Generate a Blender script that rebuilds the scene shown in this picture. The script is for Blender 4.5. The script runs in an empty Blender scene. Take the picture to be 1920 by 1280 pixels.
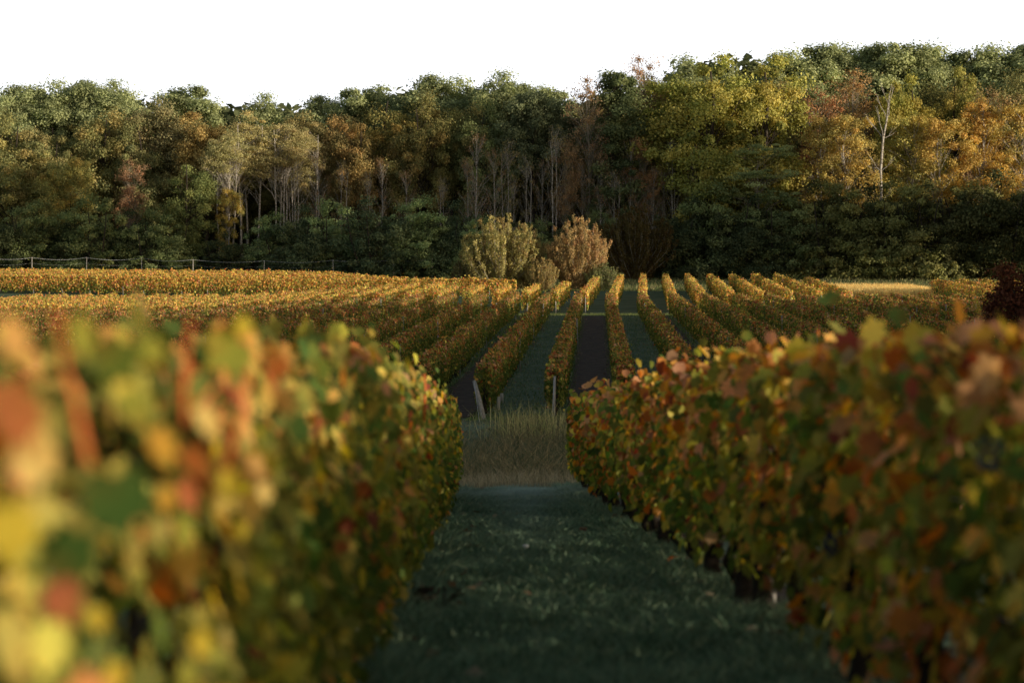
import bpy, math
import numpy as np
from mathutils import Vector

SC = bpy.context.scene
COL = SC.collection
F = 4533.0            # focal length in photo pixels (1920 wide)
CZ = 1.1              # camera height above the ground it stands on
R = np.random.default_rng(7)

def rng(s): return np.random.default_rng(s)
def sstep(t):
    t = np.clip(t, 0, 1); return t*t*(3-2*t)

# ------------------------------------------------------------------ terrain
KY = np.array([-90, -30, 0, 40, 43, 47, 53, 59, 64, 68, 156, 160, 211, 260, 340, 700, 2500], float)
KZ = np.array([-1.2, -.3, -1.1, -2.51, -2.66, -2.78, -2.72, -2.45, -2.2, -2.175, 1.65, 1.83, 4.35, 6.8, 10.2, 16, 22], float) + CZ
def gz(x, y):
    x = np.asarray(x, float); y = np.asarray(y, float)
    z = np.interp(y, KY, KZ)
    dip = 0.95*sstep((-x-3)/20)*sstep((y-75)/55)*(1-sstep((y-186)/19))
    return z - dip
def gzf(x, y): return float(gz(x, y))
def at(px, v, Y):      # photo pixel + depth -> point of the place (used only to survey positions)
    return ((px-960)/F*Y, Y, (640-v)/F*Y + CZ)

# ------------------------------------------------------------------ node helpers
def new_mat(name):
    m = bpy.data.materials.new(name); m.use_nodes = True
    nt = m.node_tree; nt.nodes.clear()
    out = nt.nodes.new('ShaderNodeOutputMaterial')
    return m, nt, out
def leaf_mat(name, trans=.35, gloss=.0, objcol=False, rough=.5):
    m, nt, out = new_mat(name); N = nt.nodes; L = nt.links
    a = N.new('ShaderNodeAttribute'); a.attribute_name = 'tint'
    col = a.outputs['Color']
    if objcol:
        oi = N.new('ShaderNodeObjectInfo')
        mx = N.new('ShaderNodeMix'); mx.data_type = 'RGBA'; mx.blend_type = 'MULTIPLY'; mx.inputs[0].default_value = 1
        L.new(col, mx.inputs[6]); L.new(oi.outputs['Color'], mx.inputs[7]); col = mx.outputs[2]
    d = N.new('ShaderNodeBsdfDiffuse'); t = N.new('ShaderNodeBsdfTranslucent')
    L.new(col, d.inputs[0])
    hs = N.new('ShaderNodeHueSaturation'); hs.inputs['Saturation'].default_value = 1.2; hs.inputs['Value'].default_value = 1.3
    L.new(col, hs.inputs['Color']); L.new(hs.outputs[0], t.inputs[0])
    mix = N.new('ShaderNodeMixShader'); mix.inputs[0].default_value = trans
    L.new(d.outputs[0], mix.inputs[1]); L.new(t.outputs[0], mix.inputs[2])
    o = mix.outputs[0]
    if gloss:
        g = N.new('ShaderNodeBsdfGlossy'); g.inputs['Roughness'].default_value = rough
        g.inputs['Color'].default_value = (.85, .9, 1, 1)
        m2 = N.new('ShaderNodeMixShader'); m2.inputs[0].default_value = gloss
        L.new(o, m2.inputs[1]); L.new(g.outputs[0], m2.inputs[2]); o = m2.outputs[0]
    L.new(o, out.inputs[0]); return m
def surf_mat(name, cols, scale, rough=.9, detail=8, stretch=(1, 1, 1), bump=.3, bscale=None, stops=None):
    m, nt, out = new_mat(name); N = nt.nodes; L = nt.links
    tc = N.new('ShaderNodeTexCoord'); mp = N.new('ShaderNodeMapping'); mp.inputs['Scale'].default_value = stretch
    L.new(tc.outputs['Object'], mp.inputs[0])
    n = N.new('ShaderNodeTexNoise'); n.inputs['Scale'].default_value = scale; n.inputs['Detail'].default_value = detail
    n.inputs['Roughness'].default_value = .65
    L.new(mp.outputs[0], n.inputs['Vector'])
    r = N.new('ShaderNodeValToRGB'); e = r.color_ramp.elements
    st = stops or [.3 + .4*i/(len(cols)-1) for i in range(len(cols))]
    while len(e) < len(cols): e.new(.5)
    for i, c in enumerate(cols):
        e[i].position = st[i]; e[i].color = (*c, 1)
    L.new(n.outputs['Fac'], r.inputs[0])
    b = N.new('ShaderNodeBsdfPrincipled'); b.inputs['Roughness'].default_value = rough
    b.inputs['Specular IOR Level'].default_value = .15
    L.new(r.outputs[0], b.inputs['Base Color'])
    n2 = N.new('ShaderNodeTexNoise'); n2.inputs['Scale'].default_value = bscale or scale*6; n2.inputs['Detail'].default_value = 5
    L.new(mp.outputs[0], n2.inputs['Vector'])
    bp = N.new('ShaderNodeBump'); bp.inputs['Strength'].default_value = bump; bp.inputs['Distance'].default_value = .05
    L.new(n2.outputs['Fac'], bp.inputs['Height']); L.new(bp.outputs[0], b.inputs['Normal'])
    L.new(b.outputs[0], out.inputs[0]); return m

M = {}
M['vine'] = leaf_mat('vine_leaves', .42)
M['vine_near'] = leaf_mat('vine_leaves_near', .5)
M['tree'] = leaf_mat('tree_leaves', .3, objcol=True)
M['grass'] = leaf_mat('grass_blades', .3)
M['litter'] = leaf_mat('litter', .1)
M['bark'] = surf_mat('bark_dark', [(.02, .016, .013), (.05, .04, .032), (.09, .075, .06)], 3, stretch=(4, 4, .6))
M['bark_pale'] = surf_mat('bark_pale', [(.16, .13, .1), (.32, .28, .22), (.45, .41, .34)], 2.5, stretch=(3, 3, .8))
M['bark_white'] = surf_mat('bark_white', [(.1, .085, .07), (.42, .38, .33), (.6, .56, .5)], 2.2, stretch=(1, 1, 2.5), stops=[.36, .5, .7])
M['vine_bark'] = surf_mat('vine_bark', [(.012, .01, .008), (.035, .028, .022), (.06, .05, .04)], 18, stretch=(3, 3, .5))
M['cane'] = surf_mat('cane_red', [(.4, .07, .02), (.6, .15, .04), (.65, .24, .07)], 9, rough=.5)
M['post'] = surf_mat('weathered_post', [(.12, .11, .1), (.3, .29, .27), (.42, .4, .37)], 9, stretch=(4, 4, .35))
M['stake'] = surf_mat('pale_stake', [(.35, .32, .28), (.55, .5, .44), (.65, .62, .56)], 9, stretch=(4, 4, .5))
M['wire'] = surf_mat('galvanised_wire', [(.35, .36, .38), (.5, .5, .52)], 5, rough=.5)
M['tape'] = surf_mat('white_fence_tape', [(.5, .52, .55), (.7, .72, .75)], 5, rough=.5)
M['grape'] = surf_mat('grape_skin', [(.01, .012, .03), (.03, .035, .07), (.07, .08, .12)], 25, rough=.5)
M['cap'] = surf_mat('mushroom_cap', [(.6, .6, .58), (.8, .8, .8)], 25, rough=.6)

# ------------------------------------------------------------------ mesh helpers
def mesh_np(name, verts, loops, counts, mats, fmat=None, tint=None, smooth=False):
    me = bpy.data.meshes.new(name)
    verts = np.ascontiguousarray(verts, np.float32); nv = len(verts)
    me.vertices.add(nv); me.vertices.foreach_set('co', verts.ravel())
    loops = np.ascontiguousarray(loops, np.int32).ravel(); counts = np.ascontiguousarray(counts, np.int32)
    me.loops.add(len(loops)); me.loops.foreach_set('vertex_index', loops)
    me.polygons.add(len(counts))
    me.polygons.foreach_set('loop_start', np.concatenate([[0], np.cumsum(counts)[:-1]]).astype(np.int32))
    for m in mats: me.materials.append(m)
    if fmat is not None: me.polygons.foreach_set('material_index', np.asarray(fmat, np.int32))
    if smooth: me.polygons.foreach_set('use_smooth', np.ones(len(counts), bool))
    if tint is not None:
        at_ = me.attributes.new('tint', 'FLOAT_VECTOR', 'FACE')
        at_.data.foreach_set('vector', np.ascontiguousarray(tint, np.float32).ravel())
    me.update(calc_edges=True)
    return me
def link(name, data, parent=None, loc=None):
    o = bpy.data.objects.new(name, data); COL.objects.link(o)
    if parent is not None: o.parent = parent
    if loc is not None: o.location = loc
    return o
def thing(name, label, cat, loc, group=None, data=None):
    o = link(name, data, None, loc); o['label'] = label; o['category'] = cat
    if group: o['group'] = group
    return o
def norm(v): return v/np.maximum(np.linalg.norm(v, axis=-1, keepdims=True), 1e-9)

# leaf templates: (u, v, w) outline points; faces
def tpl_quad(): return np.array([(0, 0, 0), (.5, .45, .12), (0, 1, 0), (-.5, .45, .12)]), [(0, 1, 2, 3)]
def tpl_fold(): return np.array([(0, 0, 0), (.48, .25, .16), (.42, .7, .12), (0, 1.05, -.05), (-.42, .7, .12), (-.48, .25, .16)]), [(0, 1, 2, 3), (0, 3, 4, 5)]
def tpl_lobed():   # vine leaf with five lobes, cupped, as a fan around the leaf point
    out = [(0, .0), (.16, -.12), (.42, -.06), (.36, .14), (.58, .36), (.42, .46), (.46, .72), (.22, .68), (.12, .86), (0, 1.06),
           (-.12, .86), (-.22, .68), (-.46, .72), (-.42, .46), (-.58, .36), (-.36, .14), (-.42, -.06), (-.16, -.12)]
    P = [(0, .32, -.05)] + [(u, v, .22*u*u*1.6 + .1*(v-.3)**2 - .03) for u, v in out]
    n = len(out)
    return np.array(P), [(0, 1+i, 1+(i+1) % n) for i in range(n)]
TQ, TF, TL = tpl_quad(), tpl_fold(), tpl_lobed()

def frames(n, down):
    """n: normals, down: preferred leaf direction -> U, V"""
    n = norm(n); v = norm(down - (down*n).sum(1, keepdims=True)*n); u = np.cross(v, n)
    return u, v, n
def leaves(P, Nn, D, size, tpl, tint, r=None):
    T, Fc = tpl; K = len(T); n = len(P)
    u, v, w = frames(Nn, D)
    s = np.asarray(size)[:, None]
    asp = (1 if r is None else r.uniform(.8, 1.15, (n, 1)))
    V = np.empty((n, K, 3), np.float32)
    for k in range(K):
        V[:, k] = P + s*(T[k, 0]*asp*u + (T[k, 1]-.3)*v + T[k, 2]*w)
    fc = np.concatenate([np.array(f) for f in Fc]); cn = np.array([len(f) for f in Fc])
    loops = (np.arange(n)[:, None]*K + fc[None]).ravel()
    counts = np.tile(cn, n)
    tf = np.repeat(tint, len(Fc), axis=0)
    if len(Fc) > 4:       # lobes of a big leaf differ: browned or yellowed margins on one side
        q = (r if r is not None else rng(3)); ph = q.uniform(0, 6.28, n); am = q.uniform(0, .38, n)
        w_ = (am[:, None]*np.clip(np.sin(np.arange(len(Fc))[None]*2*math.pi/len(Fc)+ph[:, None]), 0, 1)).reshape(-1, 1)
        tf = tf*(1-w_) + w_*np.array([.34, .17, .04])*np.clip(tf.mean(1, keepdims=True)*6, .3, 1.3)
        tf = tf*q.uniform(.86, 1.14, (len(tf), 1))
    return V.reshape(-1, 3), loops, counts, tf
def join(parts):
    vs, ls, cs, ts = [], [], [], []; o = 0
    for v, l, c, t in parts:
        vs.append(v); ls.append(l+o); cs.append(c); ts.append(t); o += len(v)
    return np.concatenate(vs), np.concatenate(ls), np.concatenate(cs), np.concatenate(ts)

class Tubes:
    def __init__(s): s.v = []; s.l = []; s.c = []; s.o = 0
    def tube(s, pts, rad, sides=6, cap=True, square=False):
        pts = np.asarray(pts, float); n = len(pts); rad = np.broadcast_to(rad, (n,)).astype(float)
        tan = np.gradient(pts, axis=0); tan = norm(tan)
        ref = np.array([0, 0, 1.]) if abs(tan[:, 2]).mean() < .8 else np.array([1., 0, 0])
        a = norm(np.cross(tan, ref)); b = np.cross(tan, a)
        th = np.arange(sides)*2*math.pi/sides + (math.pi/4 if square else 0)
        ring = pts[:, None] + rad[:, None, None]*(np.cos(th)[None, :, None]*a[:, None] + np.sin(th)[None, :, None]*b[:, None])
        s.v.append(ring.reshape(-1, 3))
        i = np.arange(n-1)[:, None]*sides; j = np.arange(sides)[None]
        q = np.stack([i+j, i+(j+1) % sides, i+sides+(j+1) % sides, i+sides+j], -1).reshape(-1, 4) + s.o
        s.l.append(q.ravel()); s.c.append(np.full(len(q), 4))
        if cap:
            s.l.append(np.arange(sides)+s.o+(n-1)*sides); s.c.append([sides])
            s.l.append(np.arange(sides)[::-1]+s.o); s.c.append([sides])
        s.o += n*sides
    def mesh(s, name, mat, smooth=True):
        return mesh_np(name, np.concatenate(s.v), np.concatenate(s.l), np.concatenate(s.c), [mat], smooth=smooth)

def noise1(y, seed, lo=.3, hi=2.5, n=7):
    r = rng(seed); f = r.uniform(lo, hi, n); p = r.uniform(0, 6.28, n)
    return (np.sin(y[:, None]*f[None]*2*math.pi/3 + p[None])).sum(1)/math.sqrt(n)

# ------------------------------------------------------------------ colours of vine leaves (linear, real-world)
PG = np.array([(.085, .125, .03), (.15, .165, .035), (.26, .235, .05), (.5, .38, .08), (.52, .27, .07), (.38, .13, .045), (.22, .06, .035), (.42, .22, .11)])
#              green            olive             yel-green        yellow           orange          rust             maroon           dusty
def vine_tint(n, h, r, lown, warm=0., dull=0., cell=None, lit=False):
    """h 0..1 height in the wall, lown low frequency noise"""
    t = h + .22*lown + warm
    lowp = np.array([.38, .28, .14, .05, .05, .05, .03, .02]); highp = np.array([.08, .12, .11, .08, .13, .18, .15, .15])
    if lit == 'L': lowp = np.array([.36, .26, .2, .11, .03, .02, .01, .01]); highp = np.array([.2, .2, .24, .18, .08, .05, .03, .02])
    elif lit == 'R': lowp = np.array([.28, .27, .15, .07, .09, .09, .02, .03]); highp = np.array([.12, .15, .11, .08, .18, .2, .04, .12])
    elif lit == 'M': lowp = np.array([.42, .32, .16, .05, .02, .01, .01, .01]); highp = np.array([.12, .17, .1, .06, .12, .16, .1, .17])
    elif lit: highp = np.array([.07, .12, .2, .25, .22, .08, .02, .06])  # sunlit fields: sunlight put into yellower leaf colours
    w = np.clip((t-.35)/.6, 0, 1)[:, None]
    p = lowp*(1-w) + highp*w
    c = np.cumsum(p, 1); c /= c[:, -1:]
    u = r.random(n)
    if cell is not None:      # leaves of one shoot turn colour together
        cu = np.mod(np.sin(cell*12.9898)*43758.5453, 1); u = np.where(r.random(n) < .6, np.clip(cu + r.normal(0, .06, n), 0, .999), u)
    k = (u[:, None] > c).sum(1)
    col = PG[k]*r.uniform(.72, 1.3, (n, 1))
    g = col.mean(1, keepdims=True); col = col*(1-dull) + g*np.array([1.05, .95, .75])*dull
    return np.clip(col*(1 + r.normal(0, .07, (n, 3))), .005, .9)

def vine_wall(x0, slope, y0, y1, per_m, size, seed, hfun=None, bottom=.32, thick=.27, tpl=TQ, warm=0., ybase=None, dens=None, shoots=.05, dull=0., lit=False):
    """leaf cloud of one trellised row, coordinates relative to (x0+slope*y0, y0, ground)"""
    r = rng(seed); n = int((y1-y0)*per_m)
    y = r.uniform(y0, y1, n)
    if dens is not None:
        y = y0 + (y1-y0)*r.random(n)**dens
    H = np.full(n, 1.5) if hfun is None else hfun(y)
    H = H + .055*noise1(y, seed+1) + .045*noise1(y, seed+2, 2.5, 6) - np.where(y < 12, .12*np.clip(noise1(y, seed+7, 2, 8), 0, 3)*np.clip((12-y)/7, 0, 1), 0)
    th = thick*(1 + .16*noise1(y, seed+3) + .1*noise1(y, seed+4, 2, 5))
    bt = bottom*np.clip(y/13, .5, 1) + .07*noise1(y, seed+5, 1, 4)
    h = r.random(n)**.92
    top = r.random(n) < .17
    h = np.where(top, 1-.07*r.random(n)**1.5, h)
    side = np.where(r.random(n) < .5, -1., 1.)
    rr = 1-.75*r.random(n)**1.8
    prof = .86 + .2*np.sin(np.clip(h, 0, 1)*math.pi*.85+.25)
    lat = np.where(top, r.uniform(-1, 1, n)*.85, side*rr)*th*prof
    z = bt + h*(H-bt)
    sh = r.random(n) < shoots            # shoots that stick out of the top
    z = np.where(sh & (h > .8), H + np.minimum(r.exponential(.06, n), .2)*np.clip(y/12, .25, 1), z)
    hang = (r.random(n) < .035) & (h < .25); z = np.where(hang, bt - r.exponential(.08, n), z)
    x = x0 + slope*y + lat
    g = gz(x0 + slope*y, y)
    bx, by = x0+slope*y0, y0; bz = gzf(bx, by)
    P = np.stack([x-bx, y-by, g+z-bz], 1)
    endf = np.where(y-y0 < .3, -1., np.where(y1-y < .3, 1., 0.))
    out = np.stack([np.where(top, 0, side)*1.0, endf*.8, np.where(top, 1.1, .3)*np.ones(n)], 1)
    Nn = norm(out) + r.normal(0, .5, (n, 3)) + np.array([.75, -.5, .1])*np.clip((h-.6)*2.6, 0, 1)[:, None]   # upper leaves turn to the light
    D = np.stack([r.normal(0, .45, n), r.normal(0, .45, n), -1+r.normal(0, .35, n)], 1)
    sz = size*r.uniform(.6, 1.25, n)*np.where(y < 60, np.clip(.72+y*.045, .8, 1), 1)
    tint = vine_tint(n, h + .25*sh, r, noise1(y, seed+6, .15, .9), warm, dull, np.floor(y/.32 + .25*np.sin(h*9))*7.3 + np.floor(h*4.2)*3.1 + side + seed, lit)
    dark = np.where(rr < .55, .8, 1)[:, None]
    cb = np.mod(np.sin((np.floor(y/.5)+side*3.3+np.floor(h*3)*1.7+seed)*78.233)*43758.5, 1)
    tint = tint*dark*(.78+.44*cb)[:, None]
    gap = .75*np.clip(noise1(y, seed+8, .6, 3)*.8 + noise1(h*3+y*.3, seed+9, 1, 3)*.4 - .55, 0, 1)
    kp = r.random(n) > gap
    return leaves(P[kp], Nn[kp], D[kp], sz[kp], tpl, tint[kp], r), (bx, by, bz)

ORD = ['', 'first', 'second', 'third', 'fourth', 'fifth', 'sixth', 'seventh', 'eighth', 'ninth', 'tenth', 'eleventh', 'twelfth', 'thirteenth', 'fourteenth',
       'fifteenth', 'sixteenth', 'seventeenth', 'eighteenth', 'nineteenth', 'twentieth', 'twenty-first', 'twenty-second', 'twenty-third', 'twenty-fourth',
       'twenty-fifth', 'twenty-sixth', 'twenty-seventh', 'twenty-eighth', 'twenty-ninth', 'thirtieth', 'thirty-first', 'thirty-second', 'thirty-third', 'thirty-fourth', 'thirty-fifth',
       'thirty-sixth', 'thirty-seventh', 'thirty-eighth', 'thirty-ninth', 'fortieth']

def add_posts(root, base, pts, rad, mat, top=1.42, name='post', bury=.1):
    bx, by, bz = base
    for (x, y, lean, t) in pts:
        z = gzf(x, y); T = Tubes()
        dx, dy = lean
        T.tube([(0, 0, -bury), (dx*.5, dy*.5, t*.5), (dx, dy, t)], [rad*1.05, rad, rad*.9], 7)
        link(name, T.mesh(name, mat), root, (x-bx, y-by, z-bz))
def trunk_mesh(seed, h=.5, rad=.045):
    r = rng(seed); T = Tubes()
    k = 7; zs = np.linspace(-.05, h, k)
    xs = np.cumsum(r.normal(0, .018, k)); ys = np.cumsum(r.normal(0, .022, k)); xs -= xs[0]; ys -= ys[0]
    rd = rad*np.array([1.35, 1.05, .9, .85, .95, 1.1, .9])*r.uniform(.85, 1.15, k)
    T.tube(np.stack([xs, ys, zs], 1), rd, 7)
    for s in (-1, 1):
        a = np.array([xs[-1], ys[-1], h]); e = a + np.array([r.normal(0, .03), s*.38, r.uniform(.08, .2)])
        T.tube([a, (a+e)/2 + [0, 0, .05], e], [rad*.7, rad*.45, rad*.25], 5)
        for q in range(2):
            b = a + (e-a)*r.uniform(.4, 1); T.tube([b, b+[r.normal(0, .03), r.normal(0, .05), .2], b+[r.normal(0, .05), r.normal(0, .08), .42]], [.009, .007, .005], 4)
    return T.mesh('trunk', M['vine_bark'])
TRUNKS = [trunk_mesh(i) for i in range(8)]

# ------------------------------------------------------------------ ground
def ground_sheet(name, xs, ys, mat, off=0., zrel=None):
    X, Y = np.meshgrid(xs, ys); Z = gz(X, Y) + off
    if zrel is not None: Z = Z + zrel(X, Y)
    v = np.stack([X, Y, Z], -1).reshape(-1, 3); nx, ny = len(xs), len(ys)
    i = np.arange(ny-1)[:, None]*nx + np.arange(nx-1)[None]
    q = np.stack([i, i+1, i+nx+1, i+nx], -1).reshape(-1, 4)
    return mesh_np(name, v, q.ravel(), np.full(len(q), 4), [mat], smooth=True)
M['turf'] = surf_mat('turf', [(.05, .08, .045), (.085, .135, .075), (.115, .17, .1), (.17, .19, .11)], .55, detail=12, bump=.8, bscale=14)
gx = np.unique(np.concatenate([np.linspace(-700, -70, 12), np.arange(-70, 70.1, 2), np.linspace(70, 700, 12)]))
gy = np.unique(np.concatenate([[-90, -60, -30, -15], np.arange(0, 72, 1), np.arange(72, 262, 4.), KY[KY > -40], np.linspace(262, 700, 12), [1200, 2500]]))
g = link('ground', ground_sheet('ground', gx, gy, M['turf'])); g['kind'] = 'structure'
g['label'] = 'green grassy ground rising from the near alley to the wood edge'

M['soil'] = surf_mat('tilled_soil', [(.024, .015, .01), (.056, .036, .025), (.11, .075, .05)], 2.2, detail=14, bump=1., bscale=7)
M['track'] = surf_mat('mown_track_sun_tone', [(.12, .16, .06), (.2, .23, .1), (.34, .33, .17)], 1.6, detail=10, bump=.6, bscale=9)  # mown grass, its colour brightened to look sunlit

SL1 = (1120-960)/F        # heading of the rows of the far fields
def strip(name, xc, half, y0, y1, mat, label, off=.03):
    ys = np.unique(np.concatenate([np.arange(y0, y1, 1.5), [y1], KY[(KY > y0) & (KY < y1)]]))
    us = np.array([-1, -.5, 0, .5, 1])*half
    Y = ys[:, None] + 0*us[None]; wob = .05*np.sin(ys*1.7+xc)+.04*np.sin(ys*3.9)
    X = xc + SL1*Y + us[None] + wob[:, None]*np.array([1, .5, 0, .4, -1])[None]
    Z = gz(X, Y) + off
    v = np.stack([X, Y, Z], -1).reshape(-1, 3); nx, ny = 5, len(ys)
    i = np.arange(ny-1)[:, None]*nx + np.arange(nx-1)[None]
    q = np.stack([i, i+1, i+nx+1, i+nx], -1).reshape(-1, 4)
    o = link(name, mesh_np(name, v, q.ravel(), np.full(len(q), 4), [mat], smooth=True)); o['kind'] = 'structure'; o['label'] = label
XR = lambda k: -1.2 + 2.0*k      # row base at y = 0 (row 0 holds the upright end post)
for k in range(-19, 15):
    if k % 2 == 0: strip('soil_path', XR(k)+1, .72, 68.3, 154.5, M['soil'], 'dark tilled soil alley between two vine rows')
# thin grass line of the cross tracks, sunlight put into its pale colour
xs = np.arange(-60, 62, 2.)
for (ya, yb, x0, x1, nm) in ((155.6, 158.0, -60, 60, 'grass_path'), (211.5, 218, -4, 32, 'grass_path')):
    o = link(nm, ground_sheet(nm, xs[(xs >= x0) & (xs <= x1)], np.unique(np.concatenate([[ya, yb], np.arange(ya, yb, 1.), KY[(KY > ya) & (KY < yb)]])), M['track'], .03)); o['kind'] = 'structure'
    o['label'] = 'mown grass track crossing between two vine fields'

# ------------------------------------------------------------------ near rows
def hL(y): return np.interp(y, [2.0, 2.97, 3.55, 4.4, 5.85, 8.6, 12.6, 23.7, 40], [1.16, 1.16, 1.17, 1.19, 1.24, 1.35, 1.41, 1.41, 1.38])
def hR(y): return np.interp(y, [0, 4, 6.77, 7.7, 8.66, 9.9, 11.6, 14, 17.7, 23.9, 40], [1.3, 1.3, 1.28, 1.33, 1.40, 1.39, 1.42, 1.46, 1.49, 1.49, 1.48])
def near_row(xc, y0, y1, hf, seed, label, per_m=520, leaf=.09, lit=False, trunks=True, tpl=None, bottom=.3, thick=.28, warm=.0, extra=None, split=15, shoots=.06):
    (a, base) = vine_wall(xc, -.01, y0, y1, 1, .1, seed)       # base only
    parts = []
    if split > y0:
        p, b2 = vine_wall(xc, -.01, y0, min(split, y1), per_m, leaf, seed, hf, bottom, thick, TL, warm, shoots=shoots, dull=.1, lit=lit); parts.append(p)
    ya = max(split, y0)
    if y1 > ya:
        p, b2 = vine_wall(xc, -.01, ya, y1, per_m, leaf, seed+50, hf, bottom, thick, TF, warm, shoots=shoots, dull=.1, lit=lit)
        V, l, c, t = p; V = V + (np.array(b2)-np.array(base)); parts.append((V, l, c, t))
    if extra: parts += extra(base)
    V, l, c, t = join(parts)
    root = thing('vine_row', label, 'vine row', base)
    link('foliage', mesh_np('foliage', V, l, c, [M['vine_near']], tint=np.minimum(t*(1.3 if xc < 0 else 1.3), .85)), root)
    if trunks:
        r = rng(seed+9); ys = np.arange(y0+2.2, y1-.2, 1.12)
        for i, y in enumerate(ys):
            x = xc-.01*y + r.normal(0, .03); me = TRUNKS[int(r.integers(8))]
            o = link('trunk', me, root, (x-base[0], y-base[1], gzf(x, y)-base[2])); s = r.uniform(.9, 1.3); o.scale = (s*1.2, s, s*r.uniform(.8, 1))
        T = Tubes()
        for zz in (.5, .85, 1.15):
            yy = np.linspace(y0, y1, 24); T.tube(np.stack([xc-.01*yy-base[0], yy-base[1], gz(xc, yy)+zz-base[2]], 1), .0016, 4)
        link('wire', T.mesh('wire', M['wire']), root)
    return root, base

def hand_leaves(base, specs, seed):
    """individual leaves of the near shoots: (px, v, Y, size, colour, normal, direction)"""
    r = rng(seed); P, Nn, D, S, C = [], [], [], [], []
    for (px, v, Y, s, c, n, d) in specs:
        Y *= 1.2
        P.append(np.array(at(px, v, Y)) - np.array(base)); Nn.append(n); D.append(d); S.append(s*.74); C.append(np.array(c)*.8)
    return leaves(np.array(P), np.array(Nn, float), np.array(D, float), np.array(S), TL, np.array(C), r)
GR, OL, YG, YE, OR, RU, PK, CR = (.055, .10, .025), (.12, .15, .03), (.27, .27, .05), (.5, .38, .05), (.52, .29, .05), (.3, .09, .025), (.6, .34, .12), (.7, .52, .18)
def left_extra(base):
    sp = [(220, 930, 2.15, .10, GR, (.5, -1, .1), (.1, 0, -1)), (130, 1030, 2.2, .09, GR, (.2, -1, .3), (-.4, 0, -1)), (215, 670, 2.4, .085, OL, (.2, -1, .3), (.7, 0, -.8)),
          (25, 640, 2.3, .075, PK, (1, -.6, .3), (-.3, .2, 1)), (150, 625, 2.35, .07, YG, (1, -.5, .1), (.0, .2, -1)), (285, 655, 2.5, .05, YG, (.6, -1, .2), (.5, 0, -.6)),
          (430, 655, 3.2, .10, YG, (.5, -1, .4), (-.8, 0, -.7)), (455, 615, 3.2, .05, YE, (.8, -1, .2), (.1, 0, 1)), (385, 785, 2.7, .07, CR, (1, -.7, .5), (.6, 0, -.6)), (530, 745, 3.4, .075, PK, (1, -.6, .3), (.3, 0, -1)),
          (60, 850, 2.15, .085, CR, (1, -.7, .2), (0, 0, -1)), (20, 990, 2.1, .09, YE, (1, -.8, .1), (.1, 0, -1)), 
          (345, 990, 2.7, .065, YG, (1, -.8, .1), (0, 0, -1)), (310, 930, 2.7, .05, OR, (1, -.8, .3), (-.4, 0, -1)), (430, 900, 2.9, .055, YE, (1, -.8, .1), (.2, 0, -1)),
          (375, 1205, 2.6, .05, YE, (1, -.7, .3), (.8, 0, -.4)), (215, 1262, 2.5, .05, YE, (1, -.7, .2), (-.2, 0, -1)), (350, 1262, 2.6, .055, YG, (1, -.7, .2), (-.6, 0, -1)), (180, 1155, 2.4, .04, YE, (1, -.8, .3), (0, 0, -1)),
          (450, 985, 3.2, .05, YE, (1, -.8, .3), (.2, 0, -1)), (485, 1060, 3.4, .06, YG, (1, -.8, .1), (0, 0, -1)),
          (495, 920, 3.3, .05, CR, (1, -.8, .3), (0, 0, -1)), (300, 830, 2.5, .07, OR, (1, -.8, .4), (.3, 0, -1)), (360, 860, 2.6, .06, RU, (.6, -1, .3), (.5, 0, -.4)), (250, 760, 2.4, .07, YG, (.7, -1, .5), (.5, 0, -1)),
          (100, 1200, 2.3, .08, OL, (.3, -1, .3), (0, 0, -1)), (60, 680, 2.3, .05, PK, (1, -.6, .3), (.3, 0, -1)), (698, 665, 7.5, .07, OR, (1, -.6, .3), (0, 0, 1)), (765, 685, 8.5, .075, YE, (1, -.6, .3), (.3, 0, 1)),
          (520, 690, 3.5, .07, RU, (.6, -1, .3), (-.5, 0, 1)), (600, 690, 5.5, .09, OL, (.6, -1, .3), (.5, 0, -1)), (560, 800, 3.9, .09, GR, (.4, -1, .3), (.1, 0, -1)), (620, 770, 5.0, .09, OL, (.6, -1, .2), (0, 0, -1)), ]
    return [hand_leaves(base, sp, 77)]
def right_extra(base):
    sp = [(1840, 628, 5.2, .10, OR, (-.3, -.6, 1), (.8, 0, -.25)), (1900, 622, 5.6, .05, OR, (.6, -1, .2), (0, 0, 1)), (1685, 665, 7.5, .11, RU, (.2, -1, .4), (.3, 0, 1)), (1745, 655, 7.6, .12, OL, (0, -1, .4), (0, 0, 1)),
          (1690, 640, 7.6, .07, (.5, .05, .04), (.3, -1, .4), (-.3, 0, 1)), (1480, 665, 10.5, .1, OR, (.3, -1, .4), (0, 0, 1)), (1345, 685, 15, .11, YE, (.3, -1, .4), (-.5, 0, 1)), (1790, 700, 6.5, .1, RU, (0, -1, .6), (1, 0, .3)),
          (1870, 690, 5.6, .1, RU, (0, -1, .6), (1, 0, .3)), (1450, 655, 11.5, .05, YG, (.3, -1, .4), (1, 0, .2))]
    return [hand_leaves(base, sp, 78)]

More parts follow.
